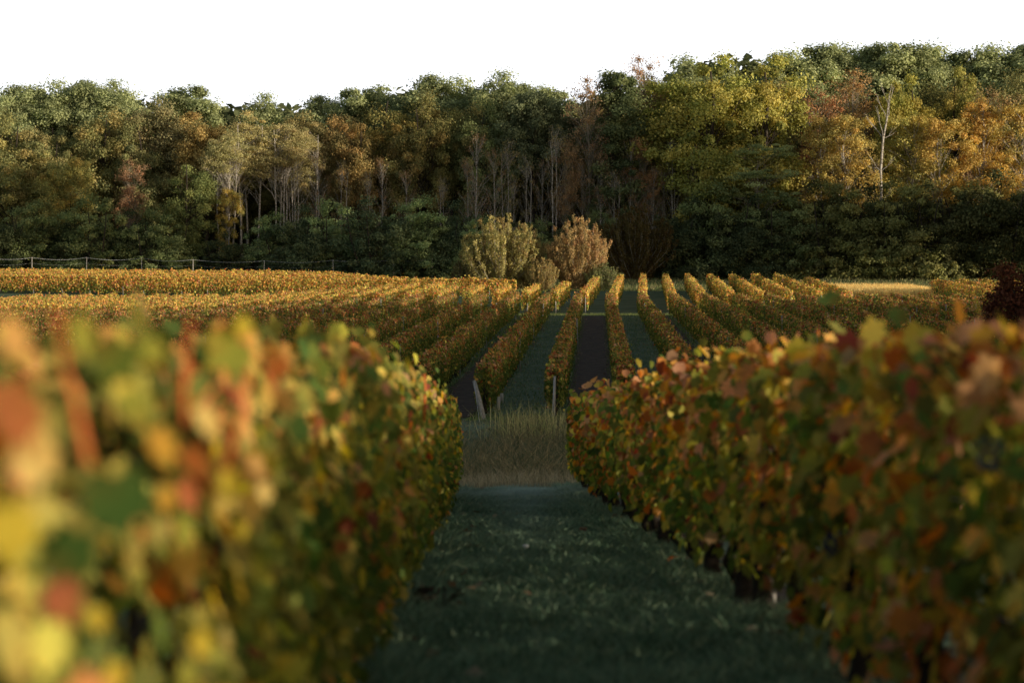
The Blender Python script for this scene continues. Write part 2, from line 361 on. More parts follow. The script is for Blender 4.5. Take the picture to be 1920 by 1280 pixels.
rootL, bL = near_row(-.76, 2.5, 39.6, hL, 100, 'nearest vine row on the left, blurred green and yellow leaves glowing with red shoots', extra=left_extra, warm=-.1, lit='L', leaf=.074, per_m=720, bottom=.1)
rootR, bR = near_row(1.61, 2.3, 40.3, hR, 200, 'nearest vine row on the right, rust and olive leaves over dark trunks and grass alley', extra=right_extra, warm=.0, lit='R', per_m=600, leaf=.088, bottom=.38)
near_row(3.85, 2, 40, hR, 300, 'second vine row from the grass alley, hidden behind the near right row', per_m=260, leaf=.12, trunks=False, split=0)
near_row(6.05, 2, 40, hR, 310, 'third vine row on the right of the near grass alley', per_m=200, leaf=.13, trunks=False, split=0)
near_row(-2.95, 5, 40, hL, 320, 'second vine row from the grass alley, behind the near left row', per_m=260, leaf=.12, trunks=False, split=0)
near_row(-5.15, 8, 40, hL, 330, 'third vine row on the left of the near grass alley', per_m=200, leaf=.13, trunks=False, split=0)

def under_strip(xc, half, y0, y1):
    ys = np.arange(y0, y1+.01, 1.); us = np.linspace(-half, half, 5); Y = ys[:, None]+0*us[None]
    X = xc - .01*Y + us[None] + (.06*np.sin(ys*2.1+xc)+.05*np.sin(ys*5.3))[:, None]*np.array([1, .5, 0, .5, 1])[None]
    v = np.stack([X, Y, gz(X, Y)+.008], -1).reshape(-1, 3); ny = len(ys)
    i = np.arange(ny-1)[:, None]*5 + np.arange(4)[None]; q = np.stack([i, i+1, i+6, i+5], -1).reshape(-1, 4)
    o = link('soil_path', mesh_np('soil_path', v, q.ravel(), np.full(len(q), 4), [M['soil']], smooth=True)); o['kind'] = 'structure'; o['label'] = 'bare dark soil under a near vine row'
under_strip(1.68, .36, 4, 40); under_strip(-.78, .3, 4, 40)
# red canes that stand out of the near left row
def cane(root, base, pts, rad=.005):
    T = Tubes(); P = [np.array(at(p[0], p[1], p[2]*1.2)) - np.array(base) for p in pts]
    T.tube(P, np.linspace(rad, rad*.6, len(P))*1.05, 6); link('cane', T.mesh('cane', M['cane']), root)
cane(rootL, bL, [(165, 870, 2.2), (150, 800, 2.2), (140, 740, 2.2), (118, 690, 2.2), (112, 630, 2.15), (104, 585, 2.1)], .0055)
cane(rootL, bL, [(420, 880, 2.9), (445, 800, 2.9), (462, 730, 2.9), (470, 690, 2.9)], .0055)
cane(rootL, bL, [(345, 800, 2.8), (345, 700, 2.8), (358, 600, 2.8)], .005)
cane(rootL, bL, [(360, 770, 2.7), (405, 725, 2.7)], .0045)
cane(rootL, bL, [(520, 760, 3.6), (500, 700, 3.6), (505, 640, 3.6)], .005)
cane(rootL, bL, [(795, 790, 14), (797, 730, 14), (796, 700, 14)], .010)
cane(rootR, bR, [(1700, 800, 7.4), (1712, 720, 7.4), (1708, 640, 7.4)], .005)
cane(rootR, bR, [(1580, 760, 9.4), (1590, 700, 9.4), (1585, 645, 9.4)], .005)
# dark grape bunches left on the near rows
def grapes(root, base, px, v, Y, seed, n=34, L=.13):
    r = rng(seed); bm_v = []; ls = []; cs = []; o = 0
    import bmesh
    bm = bmesh.new(); bmesh.ops.create_icosphere(bm, subdivisions=2, radius=1)
    sv = np.array([q.co[:] for q in bm.verts]); sf = np.array([[q.index for q in f.verts] for f in bm.faces]); bm.free()
    for i in range(n):
        t = r.random(); rad = .036*(1-t*.7)+.006; a = r.uniform(0, 6.28)
        c = np.array([math.cos(a)*rad*r.uniform(.5, 1), math.sin(a)*rad*r.uniform(.5, 1), -t*L])
        bm_v.append(sv*r.uniform(.0075, .0092)+c); ls.append((sf+o).ravel()); cs.append(np.full(len(sf), 3)); o += len(sv)
    P = np.array(at(px, v, Y)) - np.array(base)
    link('grape_bunch', mesh_np('grape_bunch', np.concatenate(bm_v), np.concatenate(ls), np.concatenate(cs), [M['grape']], smooth=True), root, P)
grapes(rootR, bR, 1855, 825, 6.0, 1, 22, .09); grapes(rootR, bR, 1560, 1000, 9, 3, 22, .09)
# posts of the near rows
add_posts(rootR, bR, [(1.66-.16, 23.2, (.0, .0), 1.45), (1.63, 39.9, (0, .2), 1.35), (1.62, 31, (0, 0), 1.4), (1.6, 15, (0, 0), 1.35)], .036, M['post'])
add_posts(rootL, bL, [(-.8, 12, (0, 0), 1.25), (-.9, 24, (0, 0), 1.3), (-1.1, 39.5, (0, .2), 1.3)], .036, M['post'])

# ------------------------------------------------------------------ middle field (block one)
def field_row(xb, y0, y1, per_m, size, seed, label, group, hf=None, thick=.27, warm=0., tpl=TQ, dens=None, bottom=.34, gain=1., slope=SL1, dull=0., lit=False):
    p, base = vine_wall(xb, slope, y0, y1, per_m, size, seed, hf, bottom, thick, tpl, warm, dens=dens, dull=dull, lit=lit)
    root = thing('vine_row', label, 'vine row', base, group)
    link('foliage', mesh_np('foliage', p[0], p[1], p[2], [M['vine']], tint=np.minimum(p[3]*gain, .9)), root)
    return root, base
r1 = rng(55)
for k in range(-19, 15):
    if k == 0: lab = 'middle field vine row with the thin upright end post'
    elif k == -1: lab = 'middle field vine row with the thick leaning grey end post'
    elif k > 0: lab = f'middle field vine row, {ORD[k]} right of the upright end post'
    else: lab = f'middle field vine row, {ORD[-k-1]} left of the leaning end post'
    cen = -5 <= k <= 5
    root, base = field_row(XR(k), 68.2 + (0 if k in (-1, 0) else r1.uniform(-.3, .4)), 154.6 + r1.uniform(-.6, .5), 400 if cen else 270, .1 if cen else .12, 1000+k*11, lab, 'vine rows of the middle field',
                           hf=lambda y: np.full(len(y), 1.42+.05), thick=.24, warm=-.1, lit='M', dens=1.12, gain=1.15, dull=.15)
    pts = []
    for y in np.arange(80+3*(k % 3), 153, 6.5):
        pts.append((XR(k)+SL1*y+r1.normal(0, .05)+(-.2 if k > 0 else .2), y, (r1.normal(0, .03), r1.normal(0, .03)), r1.uniform(1.35, 1.52)))
    add_posts(root, base, pts[1::3], .03, M['post'])
    if k in (-1, 0):
        T = Tubes()
        if k == -1:
            a = np.array(at(909, 788, 67.4)); b = np.array(at(889, 714, 67.9)); T.tube([a-np.array(base)-[0, 0, .1], (a+b)/2-np.array(base), b-np.array(base)], [.075, .068, .05], 8)
            link('end_post', T.mesh('end_post', M['post']), root)
            T = Tubes(); T.tube([b-np.array(base), np.array(at(900, 800, 65.6))-np.array(base)], .006, 4); T.tube([b-np.array(base), b-np.array(base)+[.1, 6, .1]], .004, 4)
            link('wire', T.mesh('wire', M['wire']), root)
        else:
            a = np.array(at(1038, 787, 67.6)); b = np.array(at(1040, 705, 67.7)); T.tube([a-np.array(base)-[0, 0, .1], b-np.array(base)], [.042, .036], 7)
            link('end_post', T.mesh('end_post', M['post']), root)
            T = Tubes(); T.tube([b-np.array(base), np.array(at(1034, 795, 66.2))-np.array(base)], .006, 4)
            link('wire', T.mesh('wire', M['wire']), root)
    if -3 <= k <= 2:
        for i, y in enumerate(np.arange(68.9, 100, 1.12)):
            x = XR(k)+SL1*y+r1.normal(0, .03); o = link('trunk', TRUNKS[int(r1.integers(8))], root, (x-base[0], y-base[1], gzf(x, y)-base[2])); o.scale = (1.1, 1, .85)
    if k == -1:   # pale sleeves guarding two young vines at the row end
        for (px, vv, YY, hh) in ((935, 763, 71.2, .42), (941, 745, 74.5, .3)):
            x, y, _ = at(px, vv, YY); T = Tubes(); T.tube([(0, 0, 0), (0, 0, hh)], .05, 8); link('vine_guard', T.mesh('vine_guard', M['stake']), root, (x-base[0], y-base[1], gzf(x, y)-base[2]))

# ------------------------------------------------------------------ second field (block two)
for j in range(-24, 19):
    if 8 <= j <= 11: continue
    xb = -.153 + 1.93*j
    y0 = 158.6 + r1.uniform(-.3, .3)
    y1 = {-1: 206, -2: 201, -3: 183, -4: 178}.get(j, 211 if j > 0 else (174 if j > -8 else 186))
    if j == 0: y1 = 211
    if j == 7: y1 = 200
    if j >= 12: y1 = 193
    if j >= -1: lab = f'vine row past the cross track, {ORD[j+2]} right of the two sunlit bushes'
    else: lab = f'vine row past the cross track, {ORD[-1-j]} leftwards from the right sunlit bush'
    root, base = field_row(xb, y0, y1, 260, .125, 3000+(j+30)*13, lab, 'vine rows beyond the cross track', hf=lambda y: np.full(len(y), 1.5), thick=.25, warm=.16, gain=np.array([1.6, 1.55, 2.0]), slope=.055, lit=True)  # gain brightens the leaf colour to add to the sun on this field
    add_posts(root, base, [(xb+.055*(y0-.1)+.1, y0-.25, (r1.normal(0, .05), r1.normal(0, .06)), r1.uniform(.5, 1.3)), (xb+.055*(y0+7), y0+7, (0, 0), 1.5)], .028, M['post' if j % 3 else 'stake'])

# ------------------------------------------------------------------ third field, far left, lit
def cross_row(i):
    """row that runs across the view, from the far left to the bushes"""
    y0 = 191 + 2.0*i; x1 = .35 - (0 if i == 0 else .8*i + 7*sstep((i-1)/3.)); x0 = -(.225*(y0+15) + 3)
    r = rng(6000+i); n = int((x1-x0)*(330 if i < 2 else 240)); u = r.random(n)*(x1-x0); x = x0+u
    H = 1.5 + .07*noise1(u, 61+i) + .05*noise1(u, 62+i, 2.5, 6); h = r.random(n); top = r.random(n) < .2; h = np.where(top, 1-.07*r.random(n), h)
    bt = .22+.08*noise1(u, 63+i, 1, 4); side = np.where(r.random(n) < .6, -1., 1.); lat = np.where(top, r.uniform(-1, 1, n), side*(1-.75*r.random(n)**1.8))*.3*(1+.15*noise1(u, 64+i))
    y = y0 - .34*x + lat; z = bt+h*(H-bt) + np.where(r.random(n) < .06, r.exponential(.07, n), 0)*(h > .8)
    base = (x1, y0, gzf(x1, y0)); P = np.stack([x-base[0], y-base[1], gz(x, y)+z-base[2]], 1)
    Nn = norm(np.stack([np.zeros(n), np.where(top, 0, side), np.where(top, 1.1, .3)], 1)) + r.normal(0, .5, (n, 3)) + np.array([.9, -.5, .1])*np.clip((h-.2)*1.6, 0, 1)[:, None]
    D = np.stack([r.normal(0, .45, n), r.normal(0, .45, n), -1+r.normal(0, .35, n)], 1)
    t = vine_tint(n, h, r, noise1(u, 66+i, .15, .9), .25, lit=True)*np.array([1.7, 1.6, 2.0])  # leaf colour multiplied up to strengthen the sunlit look
    p = leaves(P, Nn, D, .14*r.uniform(.6, 1.25, n), TQ, np.minimum(t, .9), r)
    lab = 'front vine row of the lit far left field, ending beside the sunlit bushes' if i == 0 else f'lit vine row below the wire fence, {ORD[i]} behind the front row of its field'
    root = thing('vine_row', lab, 'vine row', base, 'lit vine rows of the far left field')
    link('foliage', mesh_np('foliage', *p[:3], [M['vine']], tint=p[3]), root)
    if i == 0: add_posts(root, base, [(xx+r.normal(0, .2), y0-.45-.34*xx, (r.normal(0, .06), 0), r.uniform(.35, .9)) for xx in np.arange(x0+1, x1, 2.6)], .024, M['post'])
for i in range(15): cross_row(i)

# ------------------------------------------------------------------ grass
def blades(n, xy, hgt, wid, cols, seed, bend=.35, dz=0.):
    r = rng(seed); x, y = xy
    g_ = gz(x, y)+dz; a = r.uniform(0, 6.28, n); lx = r.normal(0, bend, n)*hgt; ly = r.normal(0, bend, n)*hgt
    w = wid*r.uniform(.7, 1.3, n)
    b = np.stack([x, y, g_-.02], 1); dx = np.stack([np.cos(a)*w, np.sin(a)*w, 0*w], 1)
    mid = b + np.stack([lx*.35, ly*.35, hgt*.6], 1); tip = b + np.stack([lx, ly, hgt*r.uniform(.8, 1, n)], 1)
    V = np.stack([b-dx, b+dx, mid+dx*.7, tip, mid-dx*.7], 1)
    loops = (np.arange(n)[:, None]*5 + np.array([0, 1, 2, 4, 4, 2, 3])[None]).ravel()
    counts = np.tile([4, 3], n)
    k = r.integers(0, len(cols), n); t = np.array([2.5, 2.45, 2.15])*np.array(cols)[k]*r.uniform(.6, 1.35, (n, 1))
    return V.reshape(-1, 3), loops, counts, np.repeat(t, 2, axis=0)
rg = rng(91)
def patch2(x, y, s): return (np.sin(x*s*1.3+1.1)+np.sin(y*s*.9+x*s*.5)+np.sin(x*s*2.9-y*s*1.7+2))/3
# near alley turf
n = 150000
y = 9.5 + 34*rg.random(n)**1.1; x = -.01*y + .44 + rg.uniform(-1.25, 1.3, n)
hh = (.05 + .05*rg.random(n))*(1+.7*np.clip(patch2(x, y, 1.7), -1, 1)) ; hh = np.where(np.abs(x-.44+.01*y) > .75, hh*1.5, hh)
pa = blades(n, (x, y), np.clip(hh*1.25, .02, .26), .004*(1+y/22), [(.05, .085, .06), (.07, .11, .08), (.09, .13, .1), (.12, .15, .11), (.035, .06, .04)], 5, .7)
fro = np.exp(-((y-39)/5)**2)*.9 + np.exp(-((x-.15)/.35)**2)*np.clip((y-18)/12, 0, 1)*.45
t = pa[3]; ft = np.repeat(np.clip(fro*(.6+.6*patch2(x, y, 2.3)), 0, 1), 2)[:, None]
pa = (pa[0], pa[1], pa[2], t*(1-ft) + np.array([.42, .52, .47])*ft)
o = link('grass', mesh_np('grass', *pa[:3], [M['grass']], tint=pa[3])); o['kind'] = 'stuff'; o['label'] = 'short frosty grass of the near alley'; o['category'] = 'grass'
# rough bank
n = 60000
y = 42 + 28*rg.random(n)**1.15; x = -.8 + rg.uniform(-5.5, 7.5, n) + .02*y
cl = patch2(x, y, 1.3)+.4*patch2(x, y, 4.1)
keep = (cl > -.75); x, y, cl = x[keep], y[keep], cl[keep]; n = len(x)
notch = np.exp(-((x+1.0)/.8)**2)*sstep((y-54)/6)       # mown gap at the alley mouth
hh = (.16+.5*rg.random(n)**1.6)*(1+.5*cl)*(1-.75*notch)*np.interp(y, [41, 44, 47, 60, 64, 66.5, 70], [.35, .7, 1, 1, .6, .3, .12])
a = blades(n, (x, y), np.clip(hh, .05, 1.0), .0055, [(.04, .05, .033), (.065, .062, .04), (.095, .078, .05), (.17, .135, .085), (.022, .028, .018)], 6, 1.1)
n2 = 9000; y = 41.3 + rg.exponential(1.8, n2); x = rg.uniform(-4.5, 5.5, n2)
b = blades(n2, (x, y), .15+.3*rg.random(n2)*(1+.5*patch2(x, y, 2)), .005, [(.2, .17, .125), (.15, .125, .09), (.11, .1, .075)], 7, .4)
n3 = 420; y = rg.uniform(58, 63, n3); x = .5+rg.normal(0, .6, n3)
c = blades(n3, (x, y), .5+.5*rg.random(n3), .006, [(.2, .18, .1), (.12, .13, .06)], 8, .3)
pa = join([a, b, c])
o = link('grass', mesh_np('grass', *pa[:3], [M['grass']], tint=pa[3])); o['kind'] = 'stuff'; o['label'] = 'long rough grass on the bank below the middle field'; o['category'] = 'grass'
# alley grass of the middle field and verge tufts along the rows
n = 110000; k = rg.integers(-9, 9, n); y = 66.5 + 88*rg.random(n)**1.25
grn = (k % 2 != 0) | (rg.random(n) < .06); u = rg.uniform(-1, 1, n); u = np.where(grn, u*.95, np.sign(u)*(.55+.42*np.abs(u)))
x = XR(k)+1+SL1*y+u
hh = .04+.05*rg.random(n); hh = np.where(np.abs(u) > .7, hh*1.9, hh)
pa = blades(n, (x, y), hh, .009, [(.03, .06, .02), (.045, .075, .03), (.07, .09, .04), (.12, .12, .07)], 9, .6, .02)
o = link('grass', mesh_np('grass', *pa[:3], [M['grass']], tint=pa[3])); o['kind'] = 'stuff'; o['label'] = 'grass of the alleys in the middle field'; o['category'] = 'grass'
# pale dry grass patch on the right and grass under the wood edge
n = 26000; x = rg.uniform(26.6, 34.6, n); y = rg.uniform(190, 212, n)
a = blades(n, (x, y), .5+.45*rg.random(n), .02, [(.42, .33, .16), (.5, .4, .2), (.3, .25, .12), (.35, .22, .1)], 10, .3)
o = link('grass', mesh_np('grass', *a[:3], [M['grass']], tint=a[3])); o['kind'] = 'stuff'; o['label'] = 'pale dry grass patch lit by the sun before the wood'; o['category'] = 'grass'
n = 50000; x = rg.uniform(-62, 62, n); y = rg.uniform(211, 258, n)
a = blades(n, (x, y), .15+.3*rg.random(n), .03, [(.05, .07, .03), (.09, .1, .05), (.16, .14, .08)], 11, .4)
o = link('grass', mesh_np('grass', *a[:3], [M['grass']], tint=a[3])); o['kind'] = 'stuff'; o['label'] = 'rough grass strip between the fields and the wood'; o['category'] = 'grass'
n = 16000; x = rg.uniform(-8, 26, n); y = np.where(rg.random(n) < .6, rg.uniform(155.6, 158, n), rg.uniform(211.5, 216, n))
a = blades(n, (x, y), .06+.12*rg.random(n), .015, [(.2, .22, .1), (.28, .28, .13), (.16, .2, .08)], 12, .4, .03)  # blade colours kept bright for sunlight that does not reach the tracks
o = link('grass', mesh_np('grass', *a[:3], [M['grass']], tint=a[3])); o['kind'] = 'stuff'; o['label'] = 'grass on the cross tracks, coloured pale as if sunlit'; o['category'] = 'grass'
# fallen leaves
n = 4000; k = rg.integers(-8, 9, n); y = 68+80*rg.random(n)**1.5; x = XR(k)+SL1*y+rg.normal(0, .32, n)
n2 = 180; y2 = rg.uniform(10, 41, n2); x2 = np.where(rg.random(n2) < .5, -.45, 1.32)+rg.normal(0, .22, n2)
x = np.concatenate([x, x2]); y = np.concatenate([y, y2]); n += n2
P = np.stack([x, y, gz(x, y)+.05+.02*rg.random(n)], 1)
a = leaves(P, np.stack([rg.normal(0, .3, n), rg.normal(0, .3, n)-.3, np.ones(n)], 1), rg.normal(0, 1, (n, 3)), .06+.05*rg.random(n), TQ, np.array([(.2, .14, .08), (.18, .1, .05), (.3, .25, .17), (.12, .08, .05)])[rg.integers(0, 4, n)], rg)
o = link('fallen_leaves', mesh_np('fallen_leaves', *a[:3], [M['litter']], tint=a[3])); o['kind'] = 'stuff'; o['label'] = 'brown and yellow vine leaves fallen along the rows'; o['category'] = 'leaves'
# little white mushroom in the alley
x, y = (985-960)/F*20.5, 20.5; z = gzf(x, y)
mr = thing('mushroom', 'tiny white round mushroom cap in the dark grass of the near alley', 'mushroom', (x, y, z))
T = Tubes(); th = np.linspace(0, 1, 7); T.tube([(0, 0, .085+.02*math.sin(q*1.57)) for q in th], [.03*math.cos(q*1.5) for q in th], 12); link('cap', T.mesh('cap', M['cap']), mr)
T = Tubes(); T.tube([(0, 0, -.02), (.003, 0, .04), (0, 0, .09)], [.009, .007, .007], 8); link('stem', T.mesh('stem', M['cap']), mr)

# ------------------------------------------------------------------ trees
TG = 2.7
def crown_leaves(r, C, rad, per, size, cols, flat=.7, up=.5, needle=False, colvar=.25, tpl=TQ, sun=0.):
    """clumps C (n,3) with radius rad (n,) -> leaves spread through each clump"""
    n = len(C); tot = n*per; ci = np.repeat(np.arange(n), per)
    d = norm(r.normal(0, 1, (tot, 3))); rr = np.clip(np.abs(r.normal(.62, .28, tot)), 0, 1.12)*np.where(r.random(tot) < .1, r.uniform(1, 1.45, tot), 1)
    P = C[ci] + d*rr[:, None]*rad[ci][:, None]*np.array([1, 1, flat])
    Nn = d*np.array([1, 1, 1]) + r.normal(0, .6, (tot, 3)) + np.array([0, 0, up])
    D = r.normal(0, 1, (tot, 3)) + np.array([0, 0, -.4])
    cc = np.array(cols); base = cc[r.integers(0, len(cc), n)]
    mix = cc[r.integers(0, len(cc), tot)]
    t = TG*(base[ci]*.6 + mix*.4)*np.repeat(r.uniform(1-colvar, 1+colvar, (n, 1)), per, axis=0)*r.uniform(.75, 1.25, (tot, 1))
    sz = size*r.uniform(.6, 1.3, tot)
    return leaves(P, Nn, D, sz, tpl, t, r)
def limb(T, r, a, b, ra, rb, sag=.0, n=5, wob=.06, sides=5):
    a = np.array(a, float); b = np.array(b, float); L = np.linalg.norm(b-a); t = np.linspace(0, 1, n)[:, None]
    p = a+(b-a)*t; p[1:-1] += r.normal(0, wob*L, (n-2, 3))*.5; p[:, 2] += sag*L*np.sin(t[:, 0]*math.pi)
    T.tube(p, np.linspace(ra, rb, n), sides, cap=False)
    return p
def broad_tree(seed, H=20, W=9, c0=.32, nclump=110, per=210, size=.2, cols=None, crad=1.3, flat=.7, trunk=.3, bark='bark', shape='round', multi=1, density_in=.25, limbs=.5, colvar=.3):
    r = rng(seed); T = Tubes()
    zc0 = H*c0; zc = (zc0+H)/2; hz = (H-zc0)/2; rx = W/2
    C, Rd = [], []
    lob = r.uniform(0, 6.28, 3)
    big = norm(r.normal(0, 1, (9, 3)))*np.array([rx*.6, rx*.6, hz*.6])     # big lobes give an uneven outline
    tries = 0
    while len(C) < nclump and tries < 20000:
        tries += 1
        if shape == 'round':
            b = big[r.integers(len(big))]; d = norm(r.normal(0, 1, 3)); q = r.random()**.5
            p = b + d*q*np.array([rx*.5, rx*.5, hz*.45])
            if r.random() < density_in: p = d*r.random()**.4*np.array([rx, rx, hz])*.8
        elif shape == 'cone':
            u = r.random()**.8; p = np.array([0, 0, hz*(2*u-1)]); w = rx*(.25+.75*math.sin(math.pi*min(1, (1-u)*.75+.12))); a = r.uniform(0, 6.28); q = w*r.random()**.5
            p[0] += math.cos(a)*q; p[1] += math.sin(a)*q
        elif shape == 'umbrella':
            a = r.uniform(0, 6.28); q = r.random()**.5; p = np.array([math.cos(a)*q*rx, math.sin(a)*q*rx, hz*(1-1.4*q*q) - r.random()**1.5*hz*.7 + .25*math.sin(3*a+lob[0])*hz])
        elif shape == 'flat':   # layered, acacia-like plates
            lv = r.integers(0, 6)/5.; a = r.uniform(0, 6.28); q = r.random()**.5*rx*(1-.45*abs(lv-.45)); p = np.array([math.cos(a)*q, math.sin(a)*q, hz*(2*lv-1)+r.normal(0, .06)*hz])
        elif shape == 'dome':   # bush down to the ground
            d = norm(r.normal(0, 1, 3)); d[2] = abs(d[2]); q = r.random()**.35; p = d*q*np.array([rx, rx, 2*hz]); p[2] -= hz
            p[2] += .1*hz*math.sin(d[0]*4+lob[0])
        C.append(p + [0, 0, zc]); Rd.append(crad*(.4+1.05*r.random()**1.3))
    C = np.array(C); Rd = np.array(Rd)
    # trunks
    for m in range(multi):
        a0 = r.uniform(0, 6.28); off = 0 if multi == 1 else r.uniform(.2, W*.28)
        bx, by = math.cos(a0)*off, math.sin(a0)*off
        top = np.array([bx*1.6+r.normal(0, .4), by*1.6+r.normal(0, .4), H*(.9 if shape != 'dome' else .8)])
        n = 9; t = np.linspace(0, 1, n)[:, None]; p = np.array([bx, by, -.3])*(1-t) + top*t
        p[1:-1, :2] += np.cumsum(r.normal(0, .09*H/20, (n-2, 2)), 0)
        T.tube(p, trunk*(1-.86*t[:, 0])+.02, 7, cap=False)
        sel = np.where(r.random(len(C)) < limbs/multi)[0]
        for i in sel:
            c = C[i]; zt = np.clip(c[2]-r.uniform(.12, .35)*H*(.5 if shape != 'flat' else .25)-np.hypot(c[0], c[1])*.3, H*.12, H*.88)
            k = zt/H*(n-1)/.9; k0 = int(min(n-2, max(0, k))); a = p[k0]+(p[k0+1]-p[k0])*(k-k0 if k-k0 < 1 else 1)
            rr = max(.02, trunk*(1-.86*k/(n-1))*.38); pts = limb(T, r, a, c, rr, .015, .06)
            for _ in range(2):
                e = pts[3] + norm(r.normal(0, 1, 3)+[0, 0, .4])*Rd[i]*1.1; limb(T, r, pts[2], e, rr*.4, .01, 0, 3, .1, 4)
    parts = [crown_leaves(r, C, Rd, int(per*1.55), size*.78, cols, flat, colvar=colvar*.8)]
    V, l, c, t = join(parts)
    # darker, less dense foliage low in the crown comes from real shade; none is painted into this mesh
    return mesh_np('crown', V, l, c, [M['tree']], tint=np.minimum(t, .8)), T.mesh('trunk', M[bark]), H

OAK = [(.085, .095, .045), (.115, .12, .052), (.145, .135, .058), (.165, .135, .06), (.07, .08, .04)]
OLV = [(.12, .12, .062), (.145, .138, .068), (.165, .145, .072), (.14, .12, .063)]
GRN = [(.085, .10, .038), (.115, .125, .043), (.145, .145, .05), (.175, .155, .055)]
BRN = [(.13, .10, .06), (.155, .115, .065), (.11, .09, .055), (.16, .105, .06)]
ORG = [(.215, .165, .055), (.24, .185, .06), (.195, .14, .05), (.15, .145, .055), (.225, .19, .065)]
PIN = [(.10, .108, .06), (.125, .132, .07), (.15, .155, .085), (.08, .09, .05)]
ACA = [(.17, .16, .075), (.2, .185, .09), (.14, .14, .065), (.2, .165, .08)]
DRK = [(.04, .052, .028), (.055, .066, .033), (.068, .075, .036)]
GRY = [(.13, .15, .07), (.17, .18, .08), (.10, .12, .05)]
BSH = [(.15, .12, .05), (.19, .15, .065), (.12, .11, .045), (.15, .095, .045), (.22, .18, .08)]
K = {}
K['oak'] = [broad_tree(11, 20, 11, .2, 130, 230, .26, OAK), broad_tree(12, 20, 10, .28, 120, 230, .26, OAK), broad_tree(13, 20, 12, .15, 150, 210, .27, OAK)]
K['olive'] = [broad_tree(21, 20, 9, .25, 120, 220, .25, OLV), broad_tree(22, 20, 8, .3, 110, 220, .25, OLV, crad=1.15)]
K['green'] = [broad_tree(31, 20, 13, .12, 170, 240, .27, GRN, crad=1.35, trunk=.4), broad_tree(32, 20, 9, .02, 170, 220, .25, DRK, crad=1.3)]
K['pine'] = [broad_tree(41, 20, 8, .68, 62, 330, .24, PIN, crad=1.15, flat=.6, shape='umbrella', trunk=.26, limbs=.6), broad_tree(42, 20, 6.6, .55, 80, 300, .24, PIN, crad=.95, flat=.8, shape='cone', trunk=.24, limbs=.6), broad_tree(43, 20, 7, .62, 66, 300, .24, PIN, crad=.9, flat=.75, shape='round', trunk=.24, limbs=.6)]
K['acacia'] = [broad_tree(51, 20, 9, .56, 150, 130, .19, ACA, crad=1.25, flat=.4, shape='round', bark='bark_white', multi=4, trunk=.15, limbs=.8), broad_tree(52, 20, 8, .52, 130, 130, .19, ACA, crad=1.2, flat=.4, shape='round', bark='bark_white', multi=4, trunk=.15, limbs=.8)]
K['birch'] = [broad_tree(61, 16, 5.2, .22, 95, 140, .2, ORG, crad=.75, flat=.9, shape='cone', bark='bark_white', trunk=.13, limbs=.6), broad_tree(62, 16, 6, .3, 90, 140, .2, ORG, crad=.85, flat=.8, shape='cone', bark='bark_white', trunk=.12, limbs=.6)]
K['brown'] = [broad_tree(71, 20, 6.5, .25, 110, 45, .2, BRN, crad=1.1, shape='cone', bark='bark_pale', trunk=.17, limbs=1.), broad_tree(72, 20, 7, .3, 100, 60, .2, BRN, crad=1.2, shape='round', bark='bark_pale', trunk=.17, limbs=1.)]
K['ivy'] = [broad_tree(81, 20, 5, .08, 130, 240, .24, DRK, crad=1.0, shape='cone', trunk=.28, limbs=.3)]
K['cedar'] = [broad_tree(91, 16, 12, .12, 120, 170, .2, GRY, crad=1.4, flat=.22, shape='flat', bark='bark_pale', trunk=.2, limbs=.8)]
def upright_bush(seed, H, W, n, per, cols):
    r = rng(seed); T = Tubes(); C = []; Rd = []
    for i in range(n):
        a = r.uniform(0, 6.28); q = r.random()**.6; hx = math.cos(a)*q*W/2; hy = math.sin(a)*q*W/2; hh = H*(1-.42*q*q)*r.uniform(.78, 1.06)
        p = np.array([(hx*.15, hy*.15, -.1), (hx*.5, hy*.5, hh*.3), (hx*.9, hy*.9, hh*.65), (hx*1.02, hy*1.02, hh)]); p[1:, :2] += r.normal(0, .08, (3, 2))
        T.tube(p, [.035, .028, .018, .006], 4, cap=False)
        for t in np.linspace(.12, 1, 9):
            k = t*3; k0 = min(2, int(k)); c = p[k0]+(p[k0+1]-p[k0])*(k-k0); C.append(c+r.normal(0, .08, 3)); Rd.append(.36*(1.15-.6*t)*r.uniform(.7, 1.2))
    V, l, c, t = crown_leaves(r, np.array(C), np.array(Rd), per, .11, cols, 1.5, colvar=.2)
    return mesh_np('crown', V, l, c, [M['tree']], tint=t), T.mesh('trunk', M['bark_pale']), H
K['bush'] = [upright_bush(101, 6, 6.2, 105, 62, BSH), upright_bush(102, 6, 5.8, 95, 58, BSH)]
K['slim'] = [broad_tree(76, 20, 5.5, .35, 46, 16, .2, BRN, crad=1.1, shape='cone', bark='bark_white', trunk=.15, limbs=1.), broad_tree(77, 20, 4.5, .45, 40, 14, .2, OLV, crad=1.1, shape='cone', bark='bark_white', trunk=.13, limbs=1., multi=2)]
K['thicket'] = [broad_tree(111, 7, 9, .0, 170, 150, .22, DRK, crad=.85, flat=.7, shape='dome', multi=5, trunk=.08, limbs=.5), broad_tree(112, 7, 8, .0, 150, 150, .2, GRY, crad=.8, flat=.6, shape='dome', multi=5, trunk=.07, limbs=.5)]

